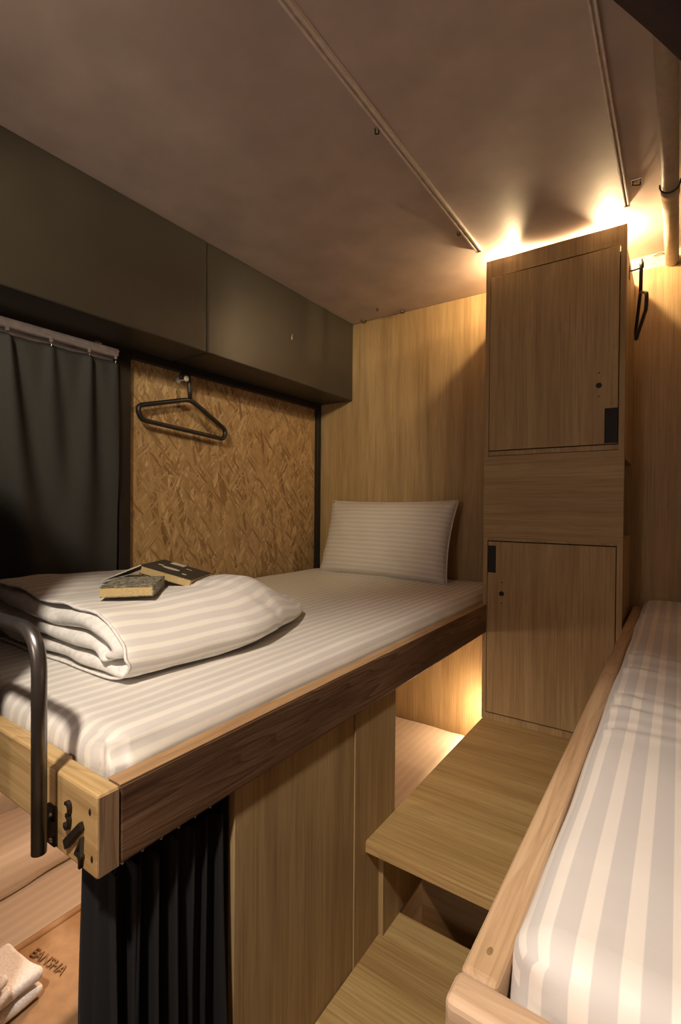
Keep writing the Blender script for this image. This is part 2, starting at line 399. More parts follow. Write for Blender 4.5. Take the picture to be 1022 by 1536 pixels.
# pillow leaning on the back wall
def pillow_bm(w, h, t, nu=44, nv=30, seed=0):
    bm = bmesh.new(); uvl = bm.loops.layers.uv.verify(); G = {}
    for side in (1, -1):
        for i in range(nu+1):
            for j in range(nv+1):
                a = 2*i/nu-1; c = 2*j/nv-1
                edge = i in (0, nu) or j in (0, nv)
                if edge and side == -1: G[side, i, j] = G[1, i, j]; continue
                pin = 1-.055*(1-a*a)*abs(c)**3
                pin2 = 1-.05*(1-c*c)*abs(a)**3
                x = a*w/2*pin2; y = c*h/2*pin
                prof = max(0, (1-a**4))**.55*max(0, (1-c**4))**.55
                wr = nz(a*2+seed, c*2, side, 1.6)*.010*prof
                # creases drawn to the short sides
                wr += .004*math.sin(c*17+2*a)*max(0, abs(a)-.55)*2*prof
                z = side*(t/2*prof+.002)+wr
                G[side, i, j] = bm.verts.new((x, y, z))
        for i in range(nu):
            for j in range(nv):
                ks = [(i, j), (i+1, j), (i+1, j+1), (i, j+1)]
                f = bm.faces.new([G[side, *k] for k in (ks if side == 1 else ks[::-1])]); f.smooth = True
                for lp, k in zip(f.loops, (ks if side == 1 else ks[::-1])): lp[uvl].uv = (k[1]/nv*h, k[0]/nu*w)
    return bm
pl = pillow_bm(.80, .425, .15)
# welt sewn round the edge
X_ax = Vector((.985, -.075, 0)).normalized(); Y_ax = Vector((.02, .27, .935)); Y_ax = (Y_ax-X_ax*Y_ax.dot(X_ax)).normalized(); Z_ax = X_ax.cross(Y_ax)
PM = Matrix((X_ax, Y_ax, Z_ax)).transposed().to_4x4(); PM.translation = Vector((-1.3, 2.297, -.172))
bm = bmesh.new(); join(bm, pl, PM)
pth = thing('pillow', (-1.31, 2.25, -.364), 'white striped pillow leaning against the oak wall at the bunk head', 'pillow')
obj('pillow_case', bm, m_pill, pth)
loop = []
def rim(a, c, w=.80, h=.425):
    pin = 1-.055*(1-a*a)*abs(c)**3; pin2 = 1-.05*(1-c*c)*abs(a)**3
    return PM @ Vector((a*w/2*pin2*1.004, c*h/2*pin*1.004, 0))
for k in range(24): loop.append(rim(-1+2*k/24, -1))
for k in range(16): loop.append(rim(1, -1+2*k/16))
for k in range(24): loop.append(rim(1-2*k/24, 1))
for k in range(16): loop.append(rim(-1, 1-2*k/16))
obj('seam', T(loop, .004, seg=6, closed=True), m_pill, pth)

# ------------------------------------------------------------------ folded duvet: one quilt folded over into a spiral of thick layers
def duvet_top(x, y):
    """height of the pile above the mattress"""
    sm = lambda a, b, v: max(0, min(1, (v-a)/(b-a)))**2*(3-2*max(0, min(1, (v-a)/(b-a))))
    h = .139
    h += .030*math.exp(-((x+1.05)**2)/.014-((y-.985)**2)/.016)           # crest beyond the books
    h += .022*sm(-1.25, -1.45, x)*sm(1.25, .6, y)                        # dome towards the wall
    h *= 1-.34*sm(-1.05, -.89, x)                                       # slopes down to the fold on the right
    h *= 1-.50*sm(1.02, 1.27, y)
    h *= 1-.25*sm(-1.5, -1.66, x)
    return h
def sweep(path, th, y0, y1, nrow, cap=.35, seed=0, lace=0):
    """thick quilted strip following path (x, z above the mattress as share of the pile height) along the bunk"""
    n = len(path); S = [0]
    for i in range(1, n): S.append(S[-1]+math.hypot(path[i][0]-path[i-1][0], (path[i][1]-path[i-1][1])))
    bm = bmesh.new(); uvl = bm.loops.layers.uv.verify(); V = {}
    for j in range(nrow+1):
        t = j/nrow; y = y0+(y1-y0)*t
        shx = -.16*max(0, (t-.40)/.60)**1.8+.030*math.sin(min(1, t*1.9)*PI/2)   # fold edge runs back to the wall side
        endp = min(1, .55+.45*math.sqrt(min(1, t/.025)))*min(1, .3+.7*math.sqrt(min(1, (1-t)/.06)))
        for i in range(n):
            a, c = path[max(0, i-1)], path[min(n-1, i+1)]
            dx, dz = c[0]-a[0], c[1]-a[1]; l = math.hypot(dx, dz) or 1
            tip = min(1, cap+(1-cap)*min(1, S[i]/.04))*min(1, cap+(1-cap)*min(1, (S[-1]-S[i])/.04))
            for sd in (1, -1):
                h = th*.5*tip*endp*(1+.20*nz(S[i], t*3, sd*4+seed, 6))
                x = path[i][0]-dz/l*h*sd; zz = path[i][1]+dx/l*h*sd          # zz in metres for a pile .150 high
                right = max(0, min(1, (x+1.5)/.5))
                x += shx*right+nz(x, y*1.3, zz, 4)*.010
                H = duvet_top(x-shx*right*.6, y)
                z = zz/.150*H
                z += min(1, zz/.05)*(nz(x, y, 2+seed*.1, 8)*.006+nz(x*1.2, y*.7, 4, 22)*.0022)
                # drag creases across the fold near the middle
                cr = math.exp(-((y-.93-(x+1.0)*.9)/.016)**2)*.009+math.exp(-((y-.985-(x+1.0)*.5)/.012)**2)*.006
                z -= min(1, zz/.08)*cr*(1 if x > -1.08 else max(0, 1-(-1.08-x)/.06))
                z = max(z, .0025+.001*sd)
                yy = y+.014*nz(x*2, zz*6, 3+seed, 4)*(1-t)+lace*nz(S[i]*3, 1, seed, 6)
                V[i, j, sd] = bm.verts.new((x, yy, -.364+z))
    def q(ks):
        try: f = bm.faces.new([V[k] for k in ks])
        except ValueError: return
        f.smooth = True
        for lp, k in zip(f.loops, ks): lp[uvl].uv = (S[k[0]]+.009, k[1]/nrow*.7)
    for j in range(nrow):
        for i in range(n-1):
            q([(i, j, 1), (i+1, j, 1), (i+1, j+1, 1), (i, j+1, 1)]); q([(i, j, -1), (i, j+1, -1), (i+1, j+1, -1), (i+1, j, -1)])
        for i in (0, n-1): q([(i, j, 1), (i, j+1, 1), (i, j+1, -1), (i, j, -1)])
    for i in range(n-1):
        for j in (0, nrow): q([(i, j, 1), (i, j, -1), (i+1, j, -1), (i+1, j, 1)])
    front = [((V[i, 0, 1].co+V[i, 0, -1].co)/2+Vector((0, -.002, 0))) for i in range(n)]
    return bm, front
def arcp(cx, cz, rx, rz, a0, a1, n):
    return [(cx+rx*math.cos(math.radians(a0+(a1-a0)*k/n)), cz+rz*math.sin(math.radians(a0+(a1-a0)*k/n))) for k in range(n+1)]
dv = thing('duvet', (-1.25, .9, -.364), 'thick white striped duvet folded in layers on the left bunk under two books', 'duvet')
# striped cover: over the top, round the fold on the right, back underneath
outer = arcp(-1.60, .085, .055, .060, 175, 95, 6)+[(-1.59+.60*k/22, .146+.002*math.sin(k*.9)) for k in range(1, 22)]+arcp(-.985, .075, .083, .071, 88, -88, 16)+[(-1.0-.5*k/12, .0045) for k in range(1, 13)]
bm, fr = sweep(outer, .007, .568, 1.275, 40, cap=.8)
o = obj('cover', bm, m_sheet, dv); ss = o.modifiers.new('smooth', 'SUBSURF'); ss.levels = 1; ss.render_levels = 1
obj('piping', T(fr[6:], .0032, seg=6), m_white_cloth, dv)
# the white layers seen at the folded end
for k, (pth_, th_) in enumerate((([(-1.60+.60*q/20, .1165+.003*math.sin(q*.8)) for q in range(21)]+arcp(-.985, .092, .040, .026, 80, -75, 6), .047),
                                ([(-1.60+.595*q/20, .0725+.004*math.sin(q*.7+1)) for q in range(21)]+[(-.985, .066), (-.968, .058)], .048),
                                ([(-1.60+.62*q/20, .0295+.002*math.sin(q*.6)) for q in range(21)]+arcp(-.962, .038, .034, .012, -60, 60, 5), .042))):
    bm, _ = sweep(pth_, th_, .553+.004*k, 1.22, 26, seed=k+1, lace=.006)
    o = obj('filling_layer', bm, m_white_cloth, dv); ss = o.modifiers.new('smooth', 'SUBSURF'); ss.levels = 1; ss.render_levels = 1
    if k == 0: o['label'] = 'plain white inner layer'

# ------------------------------------------------------------------ books
def frame_M(o, U, V_):
    U = Vector(U).normalized(); V_ = Vector(V_); V_ = (V_-U*V_.dot(U)).normalized(); W = U.cross(V_)
    M = Matrix((U, V_, W)).transposed().to_4x4(); M.translation = Vector(o); return M
def mb(M, *a, **k):
    t = B(*a, **k); bm = bmesh.new(); join(bm, t, M); return bm
# lower paperback, fore edge of pages to the viewer
bk = thing('paperback_book', (-1.10, .70, -.219), 'closed paperback with marbled grey cover lying lower on the folded duvet', 'book')
M1 = frame_M((-1.106, .622, -.2165), (.082, .083, .001), (-.083, .082, 0))
W1, D1, H1 = .120, .165, .025
obj('pages', mb(M1, .001, W1-.003, .002, D1-.002, .0018, H1-.0018), m_page, bk)['label'] = 'yellowed page block'
bm = mb(M1, 0, W1, 0, D1, 0, .0016); 
for a in ((0, W1, 0, D1, H1-.0016, H1), (W1-.003, W1, 0, D1, 0, H1)):
    join(bm, B(*a), M1)
obj('cover', bm, m_marble, bk)
# upper book, face down, tented over the other
S0 = Vector((-1.212, .80, -.1645)); yaw, tl = .485, .249
U2 = Vector((math.cos(yaw)*math.cos(tl), math.sin(yaw)*math.cos(tl), -math.sin(tl))); V2 = Vector((-math.sin(yaw), math.cos(yaw), 0))
bk2 = thing('open_book', S0+Vector((0, 0, -.05)), 'open book with dark cover lying face down over the paperback', 'book')
M2 = frame_M(S0, U2, V2); W2, D2 = .150, .140
obj('pages', mb(M2, .002, W2-.003, .002, D2-.002, -.022, -.0018), m_page, bk2)['label'] = 'yellowed page block'
bm = mb(M2, 0, W2, 0, D2, -.0016, 0); join(bm, B(-.0, W2, 0, D2, -.024, -.0222), M2)
obj('back_cover', bm, m_cover, bk2)
flap_end = Vector((-1.250, .715, -.2085))
Uf = (Vector((-1.245, .625, -.2085))-S0); Uf = Uf-V2*Uf.dot(V2)
M3 = frame_M(S0+V2*.0, Uf, V2)
bm = mb(M3, 0, .125, 0, D2, -.0012, .0012); obj('front_cover', bm, m_cover, bk2)
bm = mb(M3, .001, .1235, -.0006, D2-.002, .0012, .0026) if False else mb(M3, 0, .125, -.0012, .0006, -.0018, .0018)
obj('cover_edge', bm, m_label, bk2)['label'] = 'pale worn edge of the opened cover'
def oval(M, cx, cy, rx, ry, z):
    bm = bmesh.new(); vs = [bm.verts.new(M @ Vector((cx+rx*math.cos(2*PI*k/20), cy+ry*math.sin(2*PI*k/20), z))) for k in range(20)]
    lo = [bm.verts.new(M @ Vector((cx+rx*math.cos(2*PI*k/20), cy+ry*math.sin(2*PI*k/20), z-.0006))) for k in range(20)]
    bm.faces.new(vs); bm.faces.new(lo[::-1])
    for k in range(20): bm.faces.new([vs[k], lo[k], lo[(k+1) % 20], vs[(k+1) % 20]])
    return bm
obj('oval_label', oval(M2, .062, .055, .026, .011, .0004), m_label, bk2)
obj('title_label', mb(M2, .030, .072, .112, .140, -.0004, .0004), m_label, bk2)
for a in ((.018, .034, .062, .070), (.105, .118, .030, .038), (.088, .105, .098, .104)):
    obj('small_label', mb(M2, a[0], a[1], a[2], a[3], -.0004, .0004), m_label, bk2)

tag(obj('shadow_board', B(XL-.0, -.945, .272, .290, -1.495, .37, bev=.002), m_steelblk), 'black board added left of the picture at the left bunk foot, shading the duvet', 'light blocker')  # added out of view to cast shade over the left of the duvet
# ------------------------------------------------------------------ grab rail at the bunk foot
hr = thing('grab_rail', (-1.05, .345, -.51), 'bent dark steel tube grab rail bolted to the left bunk foot', 'handrail')
pts = fillet([(-.768, .342, -.512), (-.768, .342, -.186), (-1.36, .342, -.186), (-1.36, .342, -.512)], .062, 10)
obj('tube', T(pts, .0105, seg=20), m_tube, hr)
obj('bracket', B(-.8015, -.7745, .366, .3719, -.522, -.462, bev=.002), m_iron, hr)
bm = B(-.789, -.772, .352, .367, -.502, -.480, bev=.002); obj('standoff', bm, m_iron, hr)
for z in (-.474, -.511):
    bm = bmesh.new(); ball(bm, (-.783, .366, z), .0045, 1, .6, 1); obj('screw', bm, m_chrome, hr)

# ------------------------------------------------------------------ under the left bunk: panels, curtain, lower berth
PX = -.680
tag(obj('partition_panel', B(PX-.018, PX, .646, 1.0585, -1.495, RB-.001, bev=.001), oak_z), 'oak partition panel under the bunk rail, nearer the black curtain', 'panel')
tag(obj('partition_panel', B(PX-.015, PX+.003, 1.0605, 1.2785, -1.495, RB-.001, bev=.001), oak_z), 'narrow oak partition panel under the bunk rail, nearer the steps', 'panel')
def cloth(path, zt, zb, folds, amp, nu=220, nv=40, irr=0, flare=.0, seed=0, pinch=.35):
    P_ = [Vector((*p, 0)) for p in path]; L_ = [0]
    for i in range(1, len(P_)): L_.append(L_[-1]+(P_[i]-P_[i-1]).length)
    def at(s):
        d = s*L_[-1]
        for i in range(1, len(P_)):
            if d <= L_[i]+1e-9:
                t = (d-L_[i-1])/(L_[i]-L_[i-1]); return P_[i-1].lerp(P_[i], t), (P_[i]-P_[i-1]).normalized()
        return P_[-1], (P_[-1]-P_[-2]).normalized()
    bm = bmesh.new(); G = []
    for i in range(nu+1):
        s = i/nu; p, tg = at(s); nrm = Vector((-tg.y, tg.x, 0)); col = []
        for j in range(nv+1):
            t = j/nv; z = zt(s)*(1-t)+zb(s)*t if callable(zt) else zt*(1-t)+zb*t
            ph = s*folds*2*PI+irr*nz(s*5+seed, .2*t, 7, 1)+(.9+1.6*irr/4.5)*nz(s*4+seed, t*1.2, 0, 1.3)*(.3+t)
            am = amp*(pinch+(1-pinch)*min(1, t*1.6))*(1+(.5+.5*irr/4.5)*nz(s*folds*.7+seed, t*.8, 2, 1))
            off = math.sin(ph)*am+.35*am*math.sin(ph*2.1+seed+t*1.5)
            along = -.55*am*math.cos(ph)*.6
            q = p+nrm*off+tg*along; 
            if flare: q += nrm*flare*t*t
            col.append(bm.verts.new((q.x, q.y, z)))
        G.append(col)
    for i in range(nu):
        for j in range(nv):
            f = bm.faces.new([G[i][j], G[i+1][j], G[i+1][j+1], G[i][j+1]]); f.smooth = True
    return bm
lc = thing('curtain', (-.715, .52, -1.48), 'black curtain gathered in pleats below the left bunk corner', 'curtain')
path = [(-.790, .445), (-.752, .415), (-.720, .412), (-.705, .46), (-.700, .56), (-.699, .632)]
def ctop(u): return -.556-.012*abs(math.sin(u*8.2*PI))-.010*nz(u*7, 0, 0, 1)
def cbot(u): return -1.47
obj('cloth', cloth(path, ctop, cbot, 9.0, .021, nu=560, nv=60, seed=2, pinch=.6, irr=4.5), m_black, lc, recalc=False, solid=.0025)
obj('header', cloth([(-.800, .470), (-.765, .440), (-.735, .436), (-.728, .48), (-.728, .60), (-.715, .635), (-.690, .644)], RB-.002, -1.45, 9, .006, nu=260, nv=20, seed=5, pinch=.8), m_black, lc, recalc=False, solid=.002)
tag(obj('curtain_track', B(-.722, -.702, .42, .78, RB-.012, RB-.001, bev=.001), m_blkplastic), 'black curtain track fixed under the left bunk rail', 'curtain track')
hk = None
for k, y in enumerate((.43, .465, .50, .535, .57, .605, .645)):
    bm = T(fillet([(-.712, y, RB-.011), (-.712, y, -.552), (-.706, y+.006, -.560), (-.706, y+.010, -.545)], .004, 4), .0016, seg=6)
    obj('hook', bm, m_chrome, lc)
# lower berth
lm = thing('mattress', (-1.25, 1.4, -1.27), 'lower bunk mattress in warm lit sheet, seen beneath the left bunk', 'mattress')
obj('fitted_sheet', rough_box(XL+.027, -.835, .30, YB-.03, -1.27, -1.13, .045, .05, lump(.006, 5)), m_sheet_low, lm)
tag(obj('bed_base', B(XL+.027, -.828, .30, YB-.004, -1.499, -1.271), pine_y), 'pine base under the lower bunk mattress', 'bed base')
def bag(q, n):
    return q+n*(.012*nz(q.x*1.3, q.y*.5, q.z, 7)+.006*nz(q.x, q.y*.4, q.z, 19))
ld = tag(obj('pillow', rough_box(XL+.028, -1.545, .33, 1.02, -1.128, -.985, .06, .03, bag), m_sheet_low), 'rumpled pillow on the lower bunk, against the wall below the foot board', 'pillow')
bl = thing('blanket', (-1.18, .6, -1.13), 'folded tan blanket with faint stitched lettering on the lower bunk', 'blanket')
obj('cloth', rough_box(-1.286, -1.02, .34, .86, -1.129, -1.05, .018, .03, lambda q, n: q+n*.003*nz(q.x, q.y, q.z, 9)), m_blanket, bl)
obj('hem', T([(-1.272, .35+.05*k, -1.051) for k in range(11)], .009, seg=8), m_blanket, bl)
RZ = Matrix.Translation((-1.178, .545, -1.0475)) @ Matrix.Rotation(math.radians(8), 4, 'Z')
t = text_bm('EANSHA', .030, .0012); bm = bmesh.new(); join(bm, t, RZ); obj('lettering', bm, m_thread, bl)['label'] = 'faint brown stitched letters'
def towel(x0, x1, y0, y1, z0, z1, label, yawdeg, seed):
    e = thing('towel', ((x0+x1)/2, (y0+y1)/2, z0), label, 'towel', 'white towels on the lower bunk blanket')
    bm = bmesh.new()
    t = rough_box(x0, x1, y0, y1, z0, (z0+z1)/2-.001, .012, .012, lambda q, n: q+n*.004*nz(q.x+seed, q.y, q.z, 16))
    c = Vector(((x0+x1)/2, (y0+y1)/2, 0)); R = Matrix.Translation(c) @ Matrix.Rotation(math.radians(yawdeg), 4, 'Z') @ Matrix.Translation(-c)
    join(bm, t, R); obj('lower_fold', bm, m_towel, e)
    bm = bmesh.new(); t = rough_box(x0+.004, x1, y0+.003, y1-.004, (z0+z1)/2+.001, z1, .012, .012, lambda q, n: q+n*.005*nz(q.x+seed, q.y, q.z+3, 16)+Vector((0, 0, .012*max(0, (q.x-x0)/(x1-x0)-.3))))
    join(bm, t, R); obj('upper_fold', bm, m_towel, e)
towel(-1.245, -1.095, .325, .500, -1.046, -.992, 'folded white towel beside the stitched lettering', 4, 0)
towel(-1.195, -1.06, .298, .415, -.985, -.945, 'white towel lying topmost, nearest the lower left corner', 26, 5)

# ------------------------------------------------------------------ steps
CX0, CX1, CY = -.681, -.1665, 2.0586
st = thing('step', (-.42, 1.6, -1.5), 'upper oak step in front of the tall locker', 'step')
SZ = -.8905
obj('tread', B(-.6785, CX1+.006, 1.117, YB-.002, SZ-.032, SZ, bev=.003), oak_step, st)
obj('nosing', B(-.678, CX1+.0055, 1.1155, 1.118, SZ-.030, SZ-.003), pine_x, st)
obj('side_support', B(-.679, -.663, 1.187, YB-.002, -1.193, SZ-.0325, bev=.001), oak_z, st)
obj('riser', B(-.6625, CX1+.006, 1.44, 1.456, -1.499, SZ-.0325, bev=.001), oak_x, st)
ls = thing('step', (-.42, 1.0, -1.5), 'lower oak step at the bottom of the picture', 'step')
obj('tread', B(-.679, CX1+.006, .78, 1.290, -1.221, -1.1935, bev=.003), oak_step, ls)
obj('riser', B(-.679, CX1+.006, .82, .836, -1.499, -1.2215, bev=.001), oak_x, ls)

# ------------------------------------------------------------------ tall locker
CT = 1.0335
lk = thing('locker', ((CX0+CX1)/2, 2.24, SZ), 'tall oak locker with an upper and a lower door standing on the step', 'locker')
carc = bmesh.new(); t_ = .0175
yb2 = YB-.002
box(carc, CX0, CX0+t_, CY+.02, yb2, SZ+.0005, .95, bev=.0008); box(carc, CX0, CX0+t_, CY, CY+.02, SZ+.0005, CT, bev=.0008)                          # left side
box(carc, CX1-t_-.002, CX1, CY+.02, yb2, .185, .95, bev=.0008); box(carc, CX1-t_-.002, CX1, CY, CY+.02, .185, CT, bev=.0008)                         # right side, above the niche
box(carc, CX1-t_-.002, CX1, CY, yb2, SZ+.0005, -.105, bev=.0008)                  # right side, below the niche
box(carc, CX1-t_-.002, CX1, CY, CY+.03, -.105, .185)                             # front stile of the niche
box(carc, CX0+t_, CX1-t_, CY+.006, yb2, .925, .94)                           # top
box(carc, CX0+t_, CX1-t_, CY, CY+.02, .9635, CT)                                  # front fascia over the door
box(carc, CX0+t_, CX1-t_, CY+.004, yb2, .218, .236); box(carc, CX0+t_, CX1-t_, CY+.004, yb2, -.137, -.119)
box(carc, CX0+t_, CX1-t_, CY, yb2, SZ+.0005, -.8635)
box(carc, CX0+t_, CX1-t_, yb2-.012, yb2, SZ+.01, .935)
obj('carcass', carc, oak_z, lk)
obj('middle_panel', B(CX0-.0004, CX1+.0004, CY-.0010, CY+.018, -.128, .2155, bev=.001), oak_x, lk)
def door(x0, x1, z0, z1, hx0, hx1, hz0, hz1, lx, lz):
    bm = bmesh.new(); y0, y1 = CY+.0005, CY+.0175
    # door leaf around the notched grip
    left = hx0 < (x0+x1)/2
    if left:
        box(bm, hx1, x1, y0, y1, z0, z1); box(bm, x0, hx1, y0, y1, z0, hz0); box(bm, x0, hx1, y0, y1, hz1, z1)
    else:
        box(bm, x0, hx0, y0, y1, z0, z1); box(bm, hx0, x1, y0, y1, z0, hz0); box(bm, hx0, x1, y0, y1, hz1, z1)
    bmesh.ops.remove_doubles(bm, verts=bm.verts[:], dist=1e-6)
    d = obj('door', bm, oak_z, lk, origin=((x0+x1)/2, CY, z0))
    obj('finger_grip', B(hx0, hx1, CY+.010, CY+.017, hz0, hz1), m_hole, d)
    bm = bmesh.new(); t = bmesh.new(); bmesh.ops.create_cone(t, segments=20, cap_ends=True, radius1=.010, radius2=.010, depth=.004)
    join(bm, t, Matrix.Translation((lx, CY+.0002, lz)) @ Matrix.Rotation(PI/2, 4, 'X')); obj('lock', bm, m_hole, d)
    for dz in (.047, -.040):
        bm = bmesh.new(); ball(bm, (lx, CY+.0005, lz+dz), .0028, 1, .5, 1, 8, 6); obj('screw', bm, m_iron, d)
g = .0022
door(-.6634+g, -.187-g, .238+g, .9615-g, -.232, -.187-g, .240+g, .372, -.252, .459)
door(-.6634+g, -.187-g, -.861+g, -.139-g, -.6634+g, -.627, -.272, -.158, -.602, -.356)
# coat hook on the side of the locker, near its top
bm = T(fillet([(CX1+.001, 2.16, .900), (CX1+.022, 2.16, .900), (CX1+.040, 2.16, .905), (CX1+.040, 2.16, .935)], .012, 6), .0035, seg=8)
box(bm, CX1+.0003, CX1+.003, 2.154, 2.166, .868, .918)
obj('coat_hook', bm, m_blkplastic, lk)['label'] = 'black coat hook'
# lamps lying on top of the locker and an added, unseen board shading the ceiling
m_bulb = glow('warm_lamp', (1.0, .70, .37), 3000)
for x, lab in ((-.585, 'small warm lamp behind the locker front, at its left end'), (-.238, 'small warm lamp behind the locker front, at its right end')):
    lp = thing('lamp', (x, 2.15, .9405), lab, 'lamp', 'warm lamps over the locker')
    bm = bmesh.new(); ball(bm, (x, 2.15, 1.038), .0095, 1, 1, 1.5); obj('bulb', bm, m_bulb, lp)
    bm = T([(x, 2.15, .9408), (x, 2.15, 1.024)], .008, seg=12); obj('holder', bm, m_white, lp)
obj('light_blocker', B(-.570, -.253, CY+.043, CY+.053, .9405, 1.0525), oak_x, lk)

# ------------------------------------------------------------------ right bunk
RX0, RX1 = -.1564, -.1215
rb = thing('bunk_bed', (.35, 1.4, RB), 'right bunk of pale rounded pine boards at the lower right', 'bed')
obj('side_rail', B(RX0, RX1, .4205, YB-.003, RB, RT-.0015, bev=.007, seg=3), pine_pale, rb)
obj('foot_board', B(RX0-.001, XR-.004, .385, .420, RB-.002, RT+.001, bev=.008, seg=3), pine_pale_x, rb)
obj('slat_base', B(RX1+.0005, XR-.004, .421, YB-.003, RB+.002, RB+.02), pine_pale, rb)
bm = bmesh.new(); ball(bm, (-.139, .452, RT-.0035), .005, .9, 1.7, .5); obj('knot', bm, m_thread, rb)
def rsheet(q, n):
    d = nz(q.x, q.y, q.z, 5)*.004
    # transverse creases
    for (y0, sl, wd, a) in ((.95, .10, .010, .004), (1.06, -.12, .012, .006), (1.13, -.2, .010, .005), (1.33, -.10, .014, .007), (1.47, -.25, .016, .008), (1.85, .1, .02, .005), (2.05, .15, .02, .005)):
        if n.z > .75: d += -1.3*a*math.exp(-((q.y-y0-sl*(q.x+.1))/wd)**2)+1.3*a*math.exp(-((q.y-y0-sl*(q.x+.1)+1.8*wd)/wd)**2)
    # folded flap at the near corner
    e = math.exp(-((q.x+.105)**2)/.0012-((q.y-.44)**2)/.0022)
    q = q+n*d
    if q.z < -.385: q.x += -.003*e; q.y -= .010*e*math.sin((q.z+.385)*60)
    return q
rm = thing('mattress', (.35, 1.4, RB+.021), 'mattress in white sheet with broad satin stripes on the right bunk', 'mattress')
obj('fitted_sheet', rough_box(RX1+.003, XR-.008, .4225, YB-.006, RB+.021, -.369, .042, .014, rsheet), m_sheet_r, rm)

# ------------------------------------------------------------------ window curtain with its white rail
XC = -1.800
cr = thing('curtain_rail', (XC, .6, .57), 'white aluminium curtain rail under the soffit at the left edge', 'curtain rail')
bm = B(XC-.012, XC+.012, -.3, 1.082, .572, .600, bev=.003); box(bm, XC+.012, XC+.0145, -.3, 1.082, .588, .5935)
obj('profile', bm, m_white, cr)
for y in (.70, .835, .968, 1.07):
    bm = B(XC+.004, XC+.013, y-.004, y+.004, .560, .576, bev=.001); obj('glider', bm, m_white, cr)
bm = bmesh.new(); box(bm, XC-.01, XC+.02, .985, 1.012, .6005, .607); ball(bm, (XC+.015, .995, .6075), .005); obj('clip', bm, m_chrome, cr)
wc = thing('curtain', (XC, .6, -.36), 'charcoal curtain hanging over the window beside the black post', 'curtain')
def wcloth():
    bm = bmesh.new(); nu, nv = 260, 60; G = []
    hooks = (.42, .56, .70, .835, .968, 1.07)
    for i in range(nu+1):
        y = .30+(1.083-.30)*i/nu; col = []
        for j in range(nv+1):
            t = j/nv; z = .553-t*(.553+.362)
            d = 0
            for k, h in enumerate(hooks):
                lean = (.05, -.03, .16, .03, -.10, .02)[k]
                w = .014+.075*t
                yy = y-h-lean*t*.35
                d += (.034, .028, .046, .022, .040, .018)[k]*math.exp(-(yy/w)**2)*(1 if t > .0 else 0)*(.5+.7*t)
                d -= (.028, .022, .034, .018, .030, .014)[k]*math.exp(-((yy-1.5*w)/w)**2)*(.3+.8*t)
            d += nz(y*2, t*2, 1, 2.2)*.008*t
            ztop = z
            near = min(abs(y-h) for h in hooks)
            if j < 6: ztop -= .006*min(1, near/.06)*(1-j/6)
            col.append(bm.verts.new((XC+.004+d, y, ztop)))
        G.append(col)
    for i in range(nu):
        for j in range(nv):
            f = bm.faces.new([G[i][j], G[i+1][j], G[i+1][j+1], G[i][j+1]]); f.smooth = True
    return bm
obj('cloth', wcloth(), m_curtain, wc, recalc=False, solid=.002)
for y in (.56, .70, .835, .968, 1.07):
    bm = T([(XC+.008, y, .561), (XC+.011, y, .552), (XC+.008, y+.001, .543), (XC+.013, y+.002, .533), (XC+.009, y, .525)], .0016, seg=6)
    obj('hook', bm, m_chrome, wc)

# ------------------------------------------------------------------ wall knob and hanger
XH = XL+.043
kn = thing('wall_knob', (XL, 1.392, .545), 'white knob on the strand board carrying the black hanger', 'hook')
bm = T([(XL+.0005, 1.392, .553), (XH+.010, 1.392, .553)], .006, seg=12); obj('stem', bm, m_white, kn)
bm = bmesh.new(); ball(bm, (XH+.012, 1.392, .553), .013, .6, 1, 1); obj('cap', bm, m_knob, kn)
bm = T([(XL+.001, 1.392, .553), (XL+.004, 1.392, .553)], .013, seg=20); obj('plate', bm, m_white, kn)
def hanger(name, loc, M, label, hk_=1):
    h = thing(name, loc, label, 'hanger', 'black clothes hangers')
    # in local plane: s along the bar, z up, hook bow centre at the origin
    def W(s, z): return M @ Vector((0, s, z))
    body = fillet([(0.028, -.098), (-.235, -.165), (-.235, -.212), (.245, -.240), (.245, -.212)] and [(.028, -.086, 0), (-.232, -.158, 0), (-.215, -.212, 0), (.225, -.240, 0), (.235, -.195, 0)], .035, 8, closed=True)
    body = [W(p.x, p.y) for p in body]
    obj('shoulder_bar', T(body, .0125*(1 if hk_ == 1 else .5), seg=10, closed=True, flat_=.8), m_blkplastic, h)
    hook = []
    for k in range(15):
        a = math.radians(215-215*k/14-0); hook.append((.020*math.cos(a)-.0, .017*math.sin(a)+.004))
    hook += [(.022, -.02), (.024, -.05), (.028, -.086)]
    obj('hook', T([W(*p) for p in hook], .0095*hk_, seg=8), m_blkplastic, h)
    return h
hanger('clothes_hanger', (XH, 1.392, .33), Matrix.Translation((XH, 1.394, .556)), 'black plastic clothes hanger hanging empty against the strand board')
Mh = Matrix.Translation((CX1+.039, 2.17, .906)) @ Matrix.Rotation(math.radians(10), 4, 'Z') @ Matrix.Diagonal((.45, .62, .95, 1))
hanger('clothes_hanger', (CX1+.039, 2.17, .70), Mh, 'black clothes hanger seen edge on beside the locker top', .7)

